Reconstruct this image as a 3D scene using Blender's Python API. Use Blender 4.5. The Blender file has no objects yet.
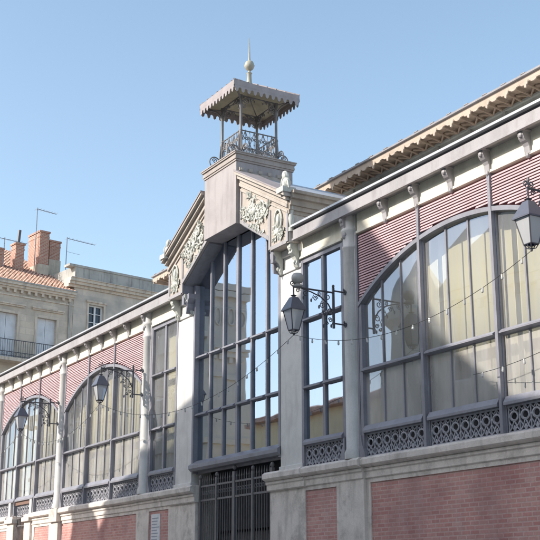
import bpy, math, random
from math import sin, cos, pi, radians, sqrt
from mathutils import Vector, Matrix, noise
random.seed(7)
S = bpy.context.scene
COL = S.collection
# ------------------------------------------------------------------ camera
cam = bpy.data.cameras.new('camera'); cam.sensor_width = 36; cam.sensor_height = 36
cam.lens = 36 * 1124 / 540; cam.clip_start = .1; cam.clip_end = 3000
co = bpy.data.objects.new('camera', cam); COL.objects.link(co)
co.location = (0, -12.42, 1.6); co.rotation_euler = (radians(90 + 15.8), 0, radians(59.43))
S.camera = co
# ------------------------------------------------------------------ light
SUN_EL, SUN_AZ = 32.0, 15.0            # azimuth: degrees to the left of the facade's normal
W = bpy.data.worlds.new('World'); S.world = W; W.use_nodes = True
nt = W.node_tree; bg = nt.nodes['Background']
sk = nt.nodes.new('ShaderNodeTexSky'); sk.sky_type = 'NISHITA'; sk.sun_disc = False
sk.sun_elevation = radians(SUN_EL); sk.sun_rotation = radians(180 + SUN_AZ)
sk.air_density = 1.0; sk.dust_density = 1.6; sk.ozone_density = 1.0
hs = nt.nodes.new('ShaderNodeHueSaturation'); hs.inputs['Saturation'].default_value = .92; hs.inputs['Hue'].default_value = .489; nt.links.new(sk.outputs[0], hs.inputs['Color']); nt.links.new(hs.outputs[0], bg.inputs[0]); bg.inputs[1].default_value = .094
sl = bpy.data.lights.new('sun', 'SUN'); sl.energy = 2.05; sl.angle = radians(.55); sl.color = (1, .94, .85)
so = bpy.data.objects.new('sun', sl); COL.objects.link(so)
dv = Vector((-sin(radians(SUN_AZ)) * cos(radians(SUN_EL)), -cos(radians(SUN_AZ)) * cos(radians(SUN_EL)), sin(radians(SUN_EL))))
so.rotation_euler = dv.to_track_quat('Z', 'Y').to_euler(); so.location = (-20, -40, 40)
S.view_settings.view_transform = 'Standard'; S.view_settings.look = 'None'
S.view_settings.gamma = 1; S.view_settings.exposure = 1.55; S.view_settings.use_curve_mapping = False
try:
    S.cycles.max_bounces = 8; S.cycles.transparent_max_bounces = 16
except Exception: pass

# ------------------------------------------------------------------ mesh helper
LOC = {}
class MB:
    def __init__(s): s.v = []; s.f = []; s.closed = False; s.away = None
    def add(s, vs, fs):
        b = len(s.v); s.v += [tuple(p) for p in vs]; s.f += [tuple(i + b for i in f) for f in fs]; return s
    def box(s, x0, x1, y0, y1, z0, z1):
        if x0 > x1: x0, x1 = x1, x0
        if y0 > y1: y0, y1 = y1, y0
        if z0 > z1: z0, z1 = z1, z0
        return s.add([(x0,y0,z0),(x1,y0,z0),(x1,y1,z0),(x0,y1,z0),(x0,y0,z1),(x1,y0,z1),(x1,y1,z1),(x0,y1,z1)],
                     [(0,3,2,1),(4,5,6,7),(0,1,5,4),(1,2,6,5),(2,3,7,6),(3,0,4,7)])
    def prism(s, poly, a0, a1, ax='y'):
        n = len(poly)
        P = (lambda p, a: (p[0], a, p[1])) if ax == 'y' else ((lambda p, a: (a, p[0], p[1])) if ax == 'x' else (lambda p, a: (p[0], p[1], a)))
        vs = [P(p, a0) for p in poly] + [P(p, a1) for p in poly]
        fs = [tuple(range(n)), tuple(range(2 * n - 1, n - 1, -1))] + [(i, i + n, (i + 1) % n + n, (i + 1) % n) for i in range(n)]
        return s.add(vs, fs)
    def tube(s, pts, r, n=6, r2=None, cap=True):
        pts = [Vector(p) for p in pts]; k = len(pts)
        if k < 2: return s
        if r2 is None: r2 = r
        vs = []; up = None
        for i, p in enumerate(pts):
            t = (pts[min(i + 1, k - 1)] - pts[max(i - 1, 0)])
            if t.length < 1e-9: t = Vector((0, 0, 1))
            t.normalize()
            if up is None:
                up = t.orthogonal().normalized()
            else:
                up = (up - t * up.dot(t))
                if up.length < 1e-6: up = t.orthogonal()
                up.normalize()
            w = t.cross(up); rr = r + (r2 - r) * i / (k - 1)
            vs += [p + (up * cos(2 * pi * j / n) + w * sin(2 * pi * j / n)) * rr for j in range(n)]
        fs = [(i * n + j, i * n + (j + 1) % n, (i + 1) * n + (j + 1) % n, (i + 1) * n + j) for i in range(k - 1) for j in range(n)]
        if cap: fs += [tuple(range(n - 1, -1, -1)), tuple(range((k - 1) * n, k * n))]
        return s.add(vs, fs)
    def lathe(s, prof, cx=0, cy=0, n=12, cz=0, rot=0):
        k = len(prof)
        vs = [(cx + r * cos(2 * pi * j / n + rot), cy + r * sin(2 * pi * j / n + rot), cz + z) for r, z in prof for j in range(n)]
        fs = [(i * n + j, i * n + (j + 1) % n, (i + 1) * n + (j + 1) % n, (i + 1) * n + j) for i in range(k - 1) for j in range(n)]
        fs += [tuple(range(n - 1, -1, -1)), tuple(range((k - 1) * n, k * n))]
        return s.add(vs, fs)
    def ell(s, c, rx, ry, rz, n=8, m=5, rot=0.0):
        prof = []
        vs = []
        for i in range(m + 1):
            a = pi * i / m
            for j in range(n):
                b = 2 * pi * j / n
                x, y, z = rx * sin(a) * cos(b), ry * sin(a) * sin(b), rz * cos(a)
                x, z = x * cos(rot) - z * sin(rot), x * sin(rot) + z * cos(rot)
                vs.append((c[0] + x, c[1] + y, c[2] + z))
        fs = [(i * n + j, (i + 1) * n + j, (i + 1) * n + (j + 1) % n, i * n + (j + 1) % n) for i in range(m) for j in range(n)]
        return s.add(vs, fs)
    def build(s, name, mat, parent=None, smooth=False, bevel=0):
        me = bpy.data.meshes.new(name); me.from_pydata(s.v, [], s.f)
        import bmesh
        bm = bmesh.new(); bm.from_mesh(me)
        bmesh.ops.remove_doubles(bm, verts=bm.verts, dist=1e-5)
        bmesh.ops.recalc_face_normals(bm, faces=bm.faces)
        if name == 'pane' and not s.closed:
            bm.normal_update()
            for f in bm.faces:      # single sheets of glass all face the street
                out = f.normal.y * -1 if s.away is None else f.normal.dot(f.calc_center_median() - Vector(s.away))
                if out < 0: f.normal_flip()
        bm.to_mesh(me); bm.free()
        me.materials.append(mat)
        if smooth:
            for p in me.polygons: p.use_smooth = True
        o = bpy.data.objects.new(name, me); COL.objects.link(o)
        if smooth:
            md = o.modifiers.new('split', 'EDGE_SPLIT'); md.split_angle = radians(40)
        if bevel:
            md = o.modifiers.new('bevel', 'BEVEL'); md.width = bevel; md.segments = 2; md.limit_method = 'ANGLE'; md.angle_limit = radians(50)
        LOC[o.name] = Vector((0, 0, 0))
        if parent is not None:
            o.parent = parent; o.location = -LOC.get(parent.name, Vector((0, 0, 0)))
        return o
def tag(o, label=None, cat=None, group=None, kind=None):
    if label: o['label'] = label
    if cat: o['category'] = cat
    if group: o['group'] = group
    if kind: o['kind'] = kind
    return o
def empty(name, loc, rz=0, local=False):
    o = bpy.data.objects.new(name, None); COL.objects.link(o); o.location = loc; o.rotation_euler = (0, 0, rz)
    o.empty_display_size = .2
    LOC[o.name] = Vector((0, 0, 0)) if local else Vector(loc)
    return o
def copy_tree(o, parent=None):
    c = o.copy(); COL.objects.link(c); LOC[c.name] = LOC.get(o.name, Vector((0, 0, 0)))
    if parent is not None: c.parent = parent
    for ch in [x for x in bpy.data.objects if x.parent == o]:
        copy_tree(ch, c)
    return c
def gridwall(mb, u0, u1, z0, z1, holes, t0, t1, ax='y'):
    us = sorted(set([u0, u1] + [h[0] for h in holes] + [h[1] for h in holes]))
    zs = sorted(set([z0, z1] + [h[2] for h in holes] + [h[3] for h in holes]))
    for i in range(len(us) - 1):
        run = None
        for j in range(len(zs) - 1):
            cu, cz = (us[i] + us[i + 1]) / 2, (zs[j] + zs[j + 1]) / 2
            solid = not any(h[0] < cu < h[1] and h[2] < cz < h[3] for h in holes)
            if solid: run = (run[0] if run else zs[j], zs[j + 1])
            if (not solid or j == len(zs) - 2) and run:
                a, b = run
                if ax == 'y': mb.box(us[i], us[i + 1], t0, t1, a, b)
                else: mb.box(t0, t1, us[i], us[i + 1], a, b)
                run = None

# ------------------------------------------------------------------ materials
def base(name):
    m = bpy.data.materials.new(name); m.use_nodes = True
    return m, m.node_tree, m.node_tree.nodes['Principled BSDF']
def N(t, ty, **kw):
    n = t.nodes.new(ty)
    for k, v in kw.items(): setattr(n, k, v)
    return n
def mixc(t, fac, a, b, mode='MIX'):
    n = N(t, 'ShaderNodeMix', data_type='RGBA', blend_type=mode)
    for i, x in ((0, fac), (6, a), (7, b)):
        if hasattr(x, 'is_linked') or hasattr(x, 'links'): t.links.new(x, n.inputs[i])
        elif i == 0: n.inputs[0].default_value = x
        else: n.inputs[i].default_value = (*x, 1)
    return n.outputs[2]
def noise_f(t, scale, lo=.4, hi=.6, detail=5, stretch=None, rough=.6):
    tc = N(t, 'ShaderNodeTexCoord'); mp = N(t, 'ShaderNodeMapping'); t.links.new(tc.outputs['Object'], mp.inputs[0])
    if stretch: mp.inputs['Scale'].default_value = stretch
    nz = N(t, 'ShaderNodeTexNoise'); nz.inputs['Scale'].default_value = scale; nz.inputs['Detail'].default_value = detail
    nz.inputs['Roughness'].default_value = rough
    t.links.new(mp.outputs[0], nz.inputs['Vector'])
    mr = N(t, 'ShaderNodeMapRange'); mr.inputs[1].default_value = lo; mr.inputs[2].default_value = hi
    t.links.new(nz.outputs['Fac'], mr.inputs[0])
    return mr.outputs[0], nz.outputs['Fac']
def bump(t, b, h, s=.3, d=.02):
    bn = N(t, 'ShaderNodeBump'); bn.inputs['Strength'].default_value = s; bn.inputs['Distance'].default_value = d
    t.links.new(h, bn.inputs['Height']); t.links.new(bn.outputs[0], b.inputs['Normal'])
def stained(name, c, dirt, rough=.75, amt=.55, scale=1.6, bs=.25, streak=True, metal=0, blotch=0):
    m, t, b = base(name)
    f1, _ = noise_f(t, scale, .42, .68)
    col = mixc(t, f1, c, tuple(x * .82 for x in c))
    f2, _ = noise_f(t, 5, .5, .72, stretch=(1, 1, .18) if streak else None)
    mm = N(t, 'ShaderNodeMath', operation='MULTIPLY'); mm.inputs[1].default_value = amt; t.links.new(f2, mm.inputs[0])
    col = mixc(t, mm.outputs[0], col, dirt)
    f3, raw = noise_f(t, 38, .35, .75)
    mm2 = N(t, 'ShaderNodeMath', operation='MULTIPLY'); mm2.inputs[1].default_value = .18; t.links.new(f3, mm2.inputs[0])
    col = mixc(t, mm2.outputs[0], col, tuple(x * .6 for x in dirt))
    if blotch:
        f4, _ = noise_f(t, 1.1, .52, .60, detail=8, rough=.75)
        m4 = N(t, 'ShaderNodeMath', operation='MULTIPLY'); m4.inputs[1].default_value = .36; t.links.new(f4, m4.inputs[0])
        col = mixc(t, m4.outputs[0], col, tuple(x * .75 for x in dirt))
        f5, _ = noise_f(t, 3.7, .58, .64, detail=8, rough=.8)
        m5 = N(t, 'ShaderNodeMath', operation='MULTIPLY'); m5.inputs[1].default_value = .6; t.links.new(f5, m5.inputs[0])
        col = mixc(t, m5.outputs[0], col, tuple(min(x * 1.12, .85) for x in c))
    t.links.new(col, b.inputs['Base Color']); b.inputs['Roughness'].default_value = rough; b.inputs['Metallic'].default_value = metal
    bump(t, b, raw, bs, .01)
    return m
def bricks(name, c1, c2, mortar, bw, rh, ms, axes='xz', rough=.85, dirt=(.2, .15, .14), vary=.5, off=.5, wash=None):
    m, t, b = base(name)
    tc = N(t, 'ShaderNodeTexCoord'); sp = N(t, 'ShaderNodeSeparateXYZ'); cb = N(t, 'ShaderNodeCombineXYZ')
    t.links.new(tc.outputs['Object'], sp.inputs[0])
    if axes == 'a':   # sum of x and y runs round corners
        ad = N(t, 'ShaderNodeMath', operation='ADD'); t.links.new(sp.outputs[0], ad.inputs[0]); t.links.new(sp.outputs[1], ad.inputs[1]); t.links.new(ad.outputs[0], cb.inputs[0])
    else: t.links.new(sp.outputs['xyz'.index(axes[0])], cb.inputs[0])
    t.links.new(sp.outputs[2], cb.inputs[1])
    br = N(t, 'ShaderNodeTexBrick'); br.offset = off
    br.inputs['Scale'].default_value = 1; br.inputs['Mortar Size'].default_value = ms; br.inputs['Brick Width'].default_value = bw
    br.inputs['Row Height'].default_value = rh; br.inputs['Mortar Smooth'].default_value = .3; br.inputs['Bias'].default_value = 0
    br.inputs['Color1'].default_value = (*c1, 1); br.inputs['Color2'].default_value = (*c2, 1); br.inputs['Mortar'].default_value = (*mortar, 1)
    t.links.new(cb.outputs[0], br.inputs['Vector'])
    b2 = N(t, 'ShaderNodeTexBrick'); b2.offset = off
    for q in ('Scale', 'Mortar Size', 'Brick Width', 'Row Height'): b2.inputs[q].default_value = br.inputs[q].default_value
    b2.inputs['Mortar Size'].default_value = 0; b2.inputs['Bias'].default_value = .35
    b2.inputs['Color1'].default_value = (0, 0, 0, 1); b2.inputs['Color2'].default_value = (1, 1, 1, 1)
    vo = N(t, 'ShaderNodeVectorMath', operation='ADD'); vo.inputs[1].default_value = (bw * 40, rh * 26, 0); t.links.new(cb.outputs[0], vo.inputs[0]); t.links.new(vo.outputs[0], b2.inputs['Vector'])
    f1, _ = noise_f(t, .9, .4, .7)
    mm = N(t, 'ShaderNodeMath', operation='MULTIPLY'); mm.inputs[1].default_value = vary; t.links.new(f1, mm.inputs[0])
    mb2 = N(t, 'ShaderNodeMath', operation='MULTIPLY'); mb2.inputs[1].default_value = .35; t.links.new(b2.outputs['Color'], mb2.inputs[0])
    iv = N(t, 'ShaderNodeMath', operation='SUBTRACT', use_clamp=True); t.links.new(mb2.outputs[0], iv.inputs[0]); t.links.new(br.outputs['Fac'], iv.inputs[1])
    cv = mixc(t, iv.outputs[0], br.outputs['Color'], tuple(x * .6 for x in c1))
    col = mixc(t, mm.outputs[0], cv, dirt)
    if wash:
        f3, _ = noise_f(t, 2.3, .5, .72, stretch=(1, 1, .35))
        m3 = N(t, 'ShaderNodeMath', operation='MULTIPLY'); m3.inputs[1].default_value = .35; t.links.new(f3, m3.inputs[0])
        col = mixc(t, m3.outputs[0], col, wash)
    f2, raw = noise_f(t, 22, .3, .7)
    m2 = N(t, 'ShaderNodeMath', operation='MULTIPLY'); m2.inputs[1].default_value = .25; t.links.new(f2, m2.inputs[0])
    col = mixc(t, m2.outputs[0], col, dirt)
    t.links.new(col, b.inputs['Base Color']); b.inputs['Roughness'].default_value = rough
    inv = N(t, 'ShaderNodeMath', operation='SUBTRACT'); inv.inputs[0].default_value = 1; t.links.new(br.outputs['Fac'], inv.inputs[1])
    bump(t, b, inv.outputs[0], .5, .006)
    return m
def glass(name, tint=(.9, .93, .95), ior=1.9, refl=.1, milk=0.0, milkc=(.75, .78, .8), wav=.02, grime=.1):
    m = bpy.data.materials.new(name); m.use_nodes = True; t = m.node_tree; t.nodes.clear()
    out = N(t, 'ShaderNodeOutputMaterial'); tr = N(t, 'ShaderNodeBsdfTransparent'); gl = N(t, 'ShaderNodeBsdfGlossy'); df = N(t, 'ShaderNodeBsdfDiffuse')
    tr.inputs[0].default_value = (*tint, 1); gl.inputs['Roughness'].default_value = .015; gl.inputs[0].default_value = (.74, .83, .95, 1)
    fr = N(t, 'ShaderNodeFresnel'); fr.inputs[0].default_value = ior
    df.inputs[0].default_value = (*milkc, 1)
    tc = N(t, 'ShaderNodeTexCoord'); nz = N(t, 'ShaderNodeTexNoise'); nz.inputs['Scale'].default_value = 1.3; nz.inputs['Detail'].default_value = 1
    t.links.new(tc.outputs['Object'], nz.inputs['Vector'])
    bn = N(t, 'ShaderNodeBump'); bn.inputs['Strength'].default_value = wav; bn.inputs['Distance'].default_value = .3
    t.links.new(nz.outputs['Fac'], bn.inputs['Height']); t.links.new(bn.outputs[0], gl.inputs['Normal'])
    f, _ = noise_f(t, 1.4, .35, .75, stretch=(1, 1, .25))
    ma = N(t, 'ShaderNodeMath', operation='MULTIPLY_ADD'); ma.inputs[1].default_value = grime; ma.inputs[2].default_value = milk
    t.links.new(f, ma.inputs[0])
    mx = N(t, 'ShaderNodeMixShader'); t.links.new(ma.outputs[0], mx.inputs[0]); t.links.new(tr.outputs[0], mx.inputs[1]); t.links.new(df.outputs[0], mx.inputs[2])
    ad = N(t, 'ShaderNodeMath', operation='ADD', use_clamp=True); ad.inputs[1].default_value = refl; t.links.new(fr.outputs[0], ad.inputs[0])
    m2 = N(t, 'ShaderNodeMixShader'); t.links.new(ad.outputs[0], m2.inputs[0]); t.links.new(mx.outputs[0], m2.inputs[1]); t.links.new(gl.outputs[0], m2.inputs[2])
    t.links.new(m2.outputs[0], out.inputs[0])
    return m
M = {}
M['brick'] = bricks('brick', (.62, .29, .25), (.72, .42, .36), (.64, .45, .40), .225, .074, .012, dirt=(.24, .10, .10), vary=.6, wash=(.55, .42, .40))
M['stone'] = stained('plinth_stone', (.78, .70, .63), (.36, .32, .28),   .85, .6, 2.2, .7, blotch=1)
M['ledge'] = stained('ledge_stone', (.80, .72, .65), (.38, .34, .30), .85, .6, 3.0, .7, blotch=1)
M['pier'] = stained('pier_paint', (.71, .69, .66), (.44, .41, .38), .55, .55, 2.0, .15)
M['cream'] = stained('cream_paint', (.76, .72, .60), (.50, .44, .33), .6, .35, 2.5, .12)
M['white'] = stained('column_paint', (.66, .645, .62), (.40, .37, .34), .55, .45, 2.0, .12)
M['grey'] = stained('grey_paint', (.37, .35, .355), (.21, .18, .17), .5, .5, 2.0, .1)
M['frame'] = stained('frame_paint', (.27, .265, .30), (.15, .135, .135), .4, .5, 3.0, .1, metal=0)
M['boxp'] = stained('smooth_render', (.37, .335, .33), (.22, .19, .185), .7, .55, 1.6, .1)
M['gable'] = stained('gable_paint', (.46, .405, .355), (.26, .22, .19), .7, .5, 2.2, .15)
M['relief'] = stained('relief_zinc', (.56, .56, .51), (.30, .33, .30), .65, .35, 7, .2, streak=False)
M['zinc'] = stained('zinc', (.52, .53, .55), (.35, .34, .34), .4, .3, 2, .1, metal=.3)
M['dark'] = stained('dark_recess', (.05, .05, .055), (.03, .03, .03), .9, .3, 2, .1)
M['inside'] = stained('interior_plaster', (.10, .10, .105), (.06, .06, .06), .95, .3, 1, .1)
M['iron'] = stained('dark_iron', (.085, .085, .10), (.05, .045, .045), .45, .4, 5, .15)
M['gateiron'] = stained('gate_iron', (.17, .16, .165), (.10, .08, .07), .5, .4, 5, .15)
M['pan'] = stained('cast_panel_paint', (.42, .42, .46), (.16, .15, .16), .55, .5, 6, .2, streak=False)
M['tan'] = stained('lambrequin_wood', (.46, .37, .30), (.28, .22, .17), .8, .4, 3, .3)
M['wood_and_shade'] = stained('eave_wood_and_shade', (.36, .27, .20), (.20, .15, .11), .85, .4, 3, .3)  # eave timber, also colours the painted shade band on the clerestory wall
M['cler'] = stained('clerestory_panel', (.34, .34, .31), (.15, .15, .13), .6, .4, 1.5, .2)
M['lantern_roof'] = stained('canopy_paint', (.34, .30, .30), (.26, .21, .20), .65, .4, 4, .2)
M['under'] = stained('canopy_lining', (.44, .39, .27), (.30, .24, .17), .8, .4, 5, .2)
M['post'] = stained('post_paint', (.19, .18, .18), (.15, .12, .11), .5, .3, 5, .1)
M['louvre'] = stained('louvre_paint', (.56, .375, .39), (.46, .30, .31), .55, .4, 1.5, .05)
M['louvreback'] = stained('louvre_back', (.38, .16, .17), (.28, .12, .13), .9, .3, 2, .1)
M['glass'] = glass('window_glass', (.80, .87, .92), 1.9, .42, .0, wav=.005, grime=.03)
M['glassb'] = glass('bay_glass', (.90, .93, .92), 1.5, .17, .14, (.60, .60, .62), wav=.005, grime=.22)
M['glassm'] = glass('bay_glass_hazy', (.85, .88, .90), 1.5, .13, .30, (.74, .71, .67), wav=.005, grime=.35)
def curtain_mat():
    m, t, b = base('curtain_cloth')
    f, raw = noise_f(t, 3, .35, .7, stretch=(3, 1, .12))
    col = mixc(t, f, (.72, .62, .40), (.66, .61, .48))
    t.links.new(col, b.inputs['Base Color']); b.inputs['Roughness'].default_value = .95
    return m
M['curtain'] = curtain_mat()
M['blind'] = stained('blind_cloth', (.55, .54, .50), (.40, .38, .34), .95, .4, 2, .1)
def simple(name, c, rough=.5, metal=0, emis=None):
    m, t, b = base(name); f, raw = noise_f(t, 14, .3, .7)
    col = mixc(t, f, c, tuple(x * .85 for x in c)); t.links.new(col, b.inputs['Base Color'])
    b.inputs['Roughness'].default_value = rough; b.inputs['Metallic'].default_value = metal
    return m
M['lampglass'] = glass('lantern_glass', (.75, .78, .82), 1.5, .05, .5, (.80, .80, .82), wav=.0, grime=.15)
M['globe'] = simple('globe_plastic', (.42, .41, .39), .35)
M['cable'] = simple('cable_rubber', (.03, .03, .03), .6)
M['bulb'] = simple('bulb_glass', (.50, .50, .49), .1)
M['paper'] = simple('poster_paper', (.75, .75, .76), .6)
M['paperink'] = simple('poster_ink', (.35, .37, .42), .6)
M['housestone'] = bricks('house_stone', (.70, .60, .49), (.62, .54, .45), (.50, .44, .37), .95, .36, .012, axes='yz', dirt=(.30, .28, .25), vary=.75)
M['housestone2'] = bricks('attic_stone', (.68, .595, .505), (.61, .54, .47), (.52, .46, .40), 1.1, .38, .010, axes='yz', dirt=(.30, .29, .27), vary=.75)
M['housetrim'] = stained('house_trim', (.62, .54, .45), (.25, .22, .20), .85, .75, 1.2, .5)
M['trimgrey'] = stained('weathered_parapet', (.42, .41, .38), (.17, .17, .17), .85, .75, 1.5, .5)
M['shutter'] = stained('shutter_paint', (.66, .68, .72), (.5, .5, .52), .6, .2, 2, .1)
M['wframe'] = simple('window_paint', (.72, .73, .74), .5)
M['wglass'] = simple('dark_pane', (.04, .05, .07), .05)
M['chbrick'] = bricks('chimney_brick', (.42, .155, .105), (.52, .25, .18), (.50, .42, .34), .24, .085, .018, axes='a', dirt=(.25, .13, .1), vary=.5)
M['chstone'] = stained('chimney_render', (.50, .44, .36), (.25, .22, .18), .9, .5, 3, .4)
M['antenna'] = simple('antenna_metal', (.25, .26, .28), .4, .8)
def tile_mat():
    m, t, b = base('clay_tiles'); f, _ = noise_f(t, 9, .35, .65, detail=2)
    col = mixc(t, f, (.55, .28, .20), (.64, .46, .36)); f2, raw = noise_f(t, 2, .5, .7)
    col = mixc(t, f2, col, (.30, .2, .15)); t.links.new(col, b.inputs['Base Color']); b.inputs['Roughness'].default_value = .9
    return m
M['tile'] = tile_mat()
M['asphalt'] = stained('pale_paving', (.42, .39, .35), (.26, .25, .23), .9, .4, 1, .4, streak=False)
M['paving'] = bricks('paving', (.34, .31, .28), (.30, .28, .25), (.2, .19, .18), .6, .4, .01, axes='xz', dirt=(.2, .19, .18))
M['creamhouse'] = stained('cream_render', (.86, .70, .44), (.6, .48, .32), .85, .4, .6, .2)
M['greyhouse'] = stained('pale_stone', (.66, .61, .52), (.45, .41, .36), .85, .4, .5, .2)

# ------------------------------------------------------------------ ground
g = MB(); g.add([(-900, -900, 0), (900, -900, 0), (900, 900, 0), (-900, 900, 0)], [(0, 1, 2, 3)])
tag(g.build('street', M['asphalt']), kind='structure')
g = MB(); g.box(-70, 20, -2.2, -.3, .0, .13); tag(g.build('pavement', M['ledge']), kind='structure')

# ------------------------------------------------------------------ market hall
XC = -22.7
hall = empty('market_hall', (XC, 0, 0))
tag(hall, 'long brick and cast iron market hall with arched windows, pink louvres and central gable', 'market hall')
LEDGE, PANT, SILL, TRAN, SPR, APEX, LTOP = 3.97, 4.42, 4.54, 5.64, 6.93, 7.86, 8.42
HW = 2.955; RISE = APEX - SPR; RR = (HW * HW + RISE * RISE) / (2 * RISE); ZC = APEX - RR
def arcz(dx): return ZC + sqrt(max(RR * RR - dx * dx, 0))
bays = [-14.62, -30.78, -37.20 + .05, -43.6, -8.2]
COLX = [(-18.11, -17.60), (-27.80, -27.29), (-34.22, -33.74), (-40.58, -40.12), (-11.66, -11.16)]
XL, XR = -46.6, -5.2

def hexpanel(x0, x1, z0, z1, y, name='pierced_panel'):
    mb = MB(); h = z1 - z0; mb.box(x0, x1, y, y + .03, z1 - .03, z1); mb.box(x0, x1, y, y + .03, z0, z0 + .025)
    n = max(2, round((x1 - x0) / .245)); p = (x1 - x0) / n
    zc = z0 + h * .60; r = p * .34; rz_ = .072
    for i in range(n):
        cx = x0 + p * (i + .5)
        pts = [(cx + r * cos(a), y + .015, zc + rz_ * sin(a)) for a in [2 * pi * k / 12 for k in range(13)]]
        mb.tube(pts, .021, 4, cap=False)
        for sx in (-1, 1):
            mb.tube([(cx, y + .012, z1 - .02), (cx + sx * p * .25, y + .012, zc + rz_ + .012), (cx + sx * p * .5, y + .012, z1 - .03)], .012, 4)
        mb.box(cx - .009, cx + .009, y + .003, y + .025, zc + rz_, z1 - .02)
        # pointed loops below and small quatrefoils between
        for sx in (-1, 1):
            mb.tube([(cx, y + .013, zc - rz_), (cx + sx * p * .28, y + .013, z0 + h * .16), (cx + sx * p * .5, y + .013, z0 + .02)], .013, 4)
            mb.tube([(cx + sx * p * .5, y + .016, z0 + h * .42), (cx + sx * p * .22, y + .016, z0 + h * .22), (cx, y + .016, z0 + .02)], .011, 4)
        mb.ell((cx, y + .012, z0 + h * .17), .028, .015, .045, 6, 4)
    for i in range(n + 1):
        cx = min(max(x0 + p * i, x0 + .01), x1 - .01)
        mb.ell((cx, y + .014, zc), .026, .014, .026, 6, 4)
        mb.box(cx - .008, cx + .008, y + .004, y + .024, z0, z1)
    o = mb.build(name, M['pan'], hall)
    bk = MB().box(x0, x1, y + .09, y + .11, z0, z1); b = bk.build('backing', M['iron'], o)
    return o

def bracket(x, yb=0.0, name='eave_bracket', z=8.835, drop=.40, w=.13, dep=.19):
    mb = MB()
    P = [(0, 0), (-dep, 0), (-dep, -.10), (-dep + .02, -.15), (-dep * .72, -.19), (-dep * .5, -.22), (-dep * .36, -.27), (-dep * .3, -drop), (0, -drop)]
    mb.prism([(yb + a, z + b) for a, b in P], x - w / 2, x + w / 2, 'x')
    mb.ell((x, yb - dep * .22, z - drop - .02), w * .34, .05, .055, 8, 5)
    mb.box(x - w * .7, x + w * .7, yb - dep - .015, yb, z - .035, z)
    mb.ell((x, yb - dep, z - .09), w * .42, .03, .05, 8, 5)
    return mb.build(name, M['grey'], hall, bevel=.004)

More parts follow.
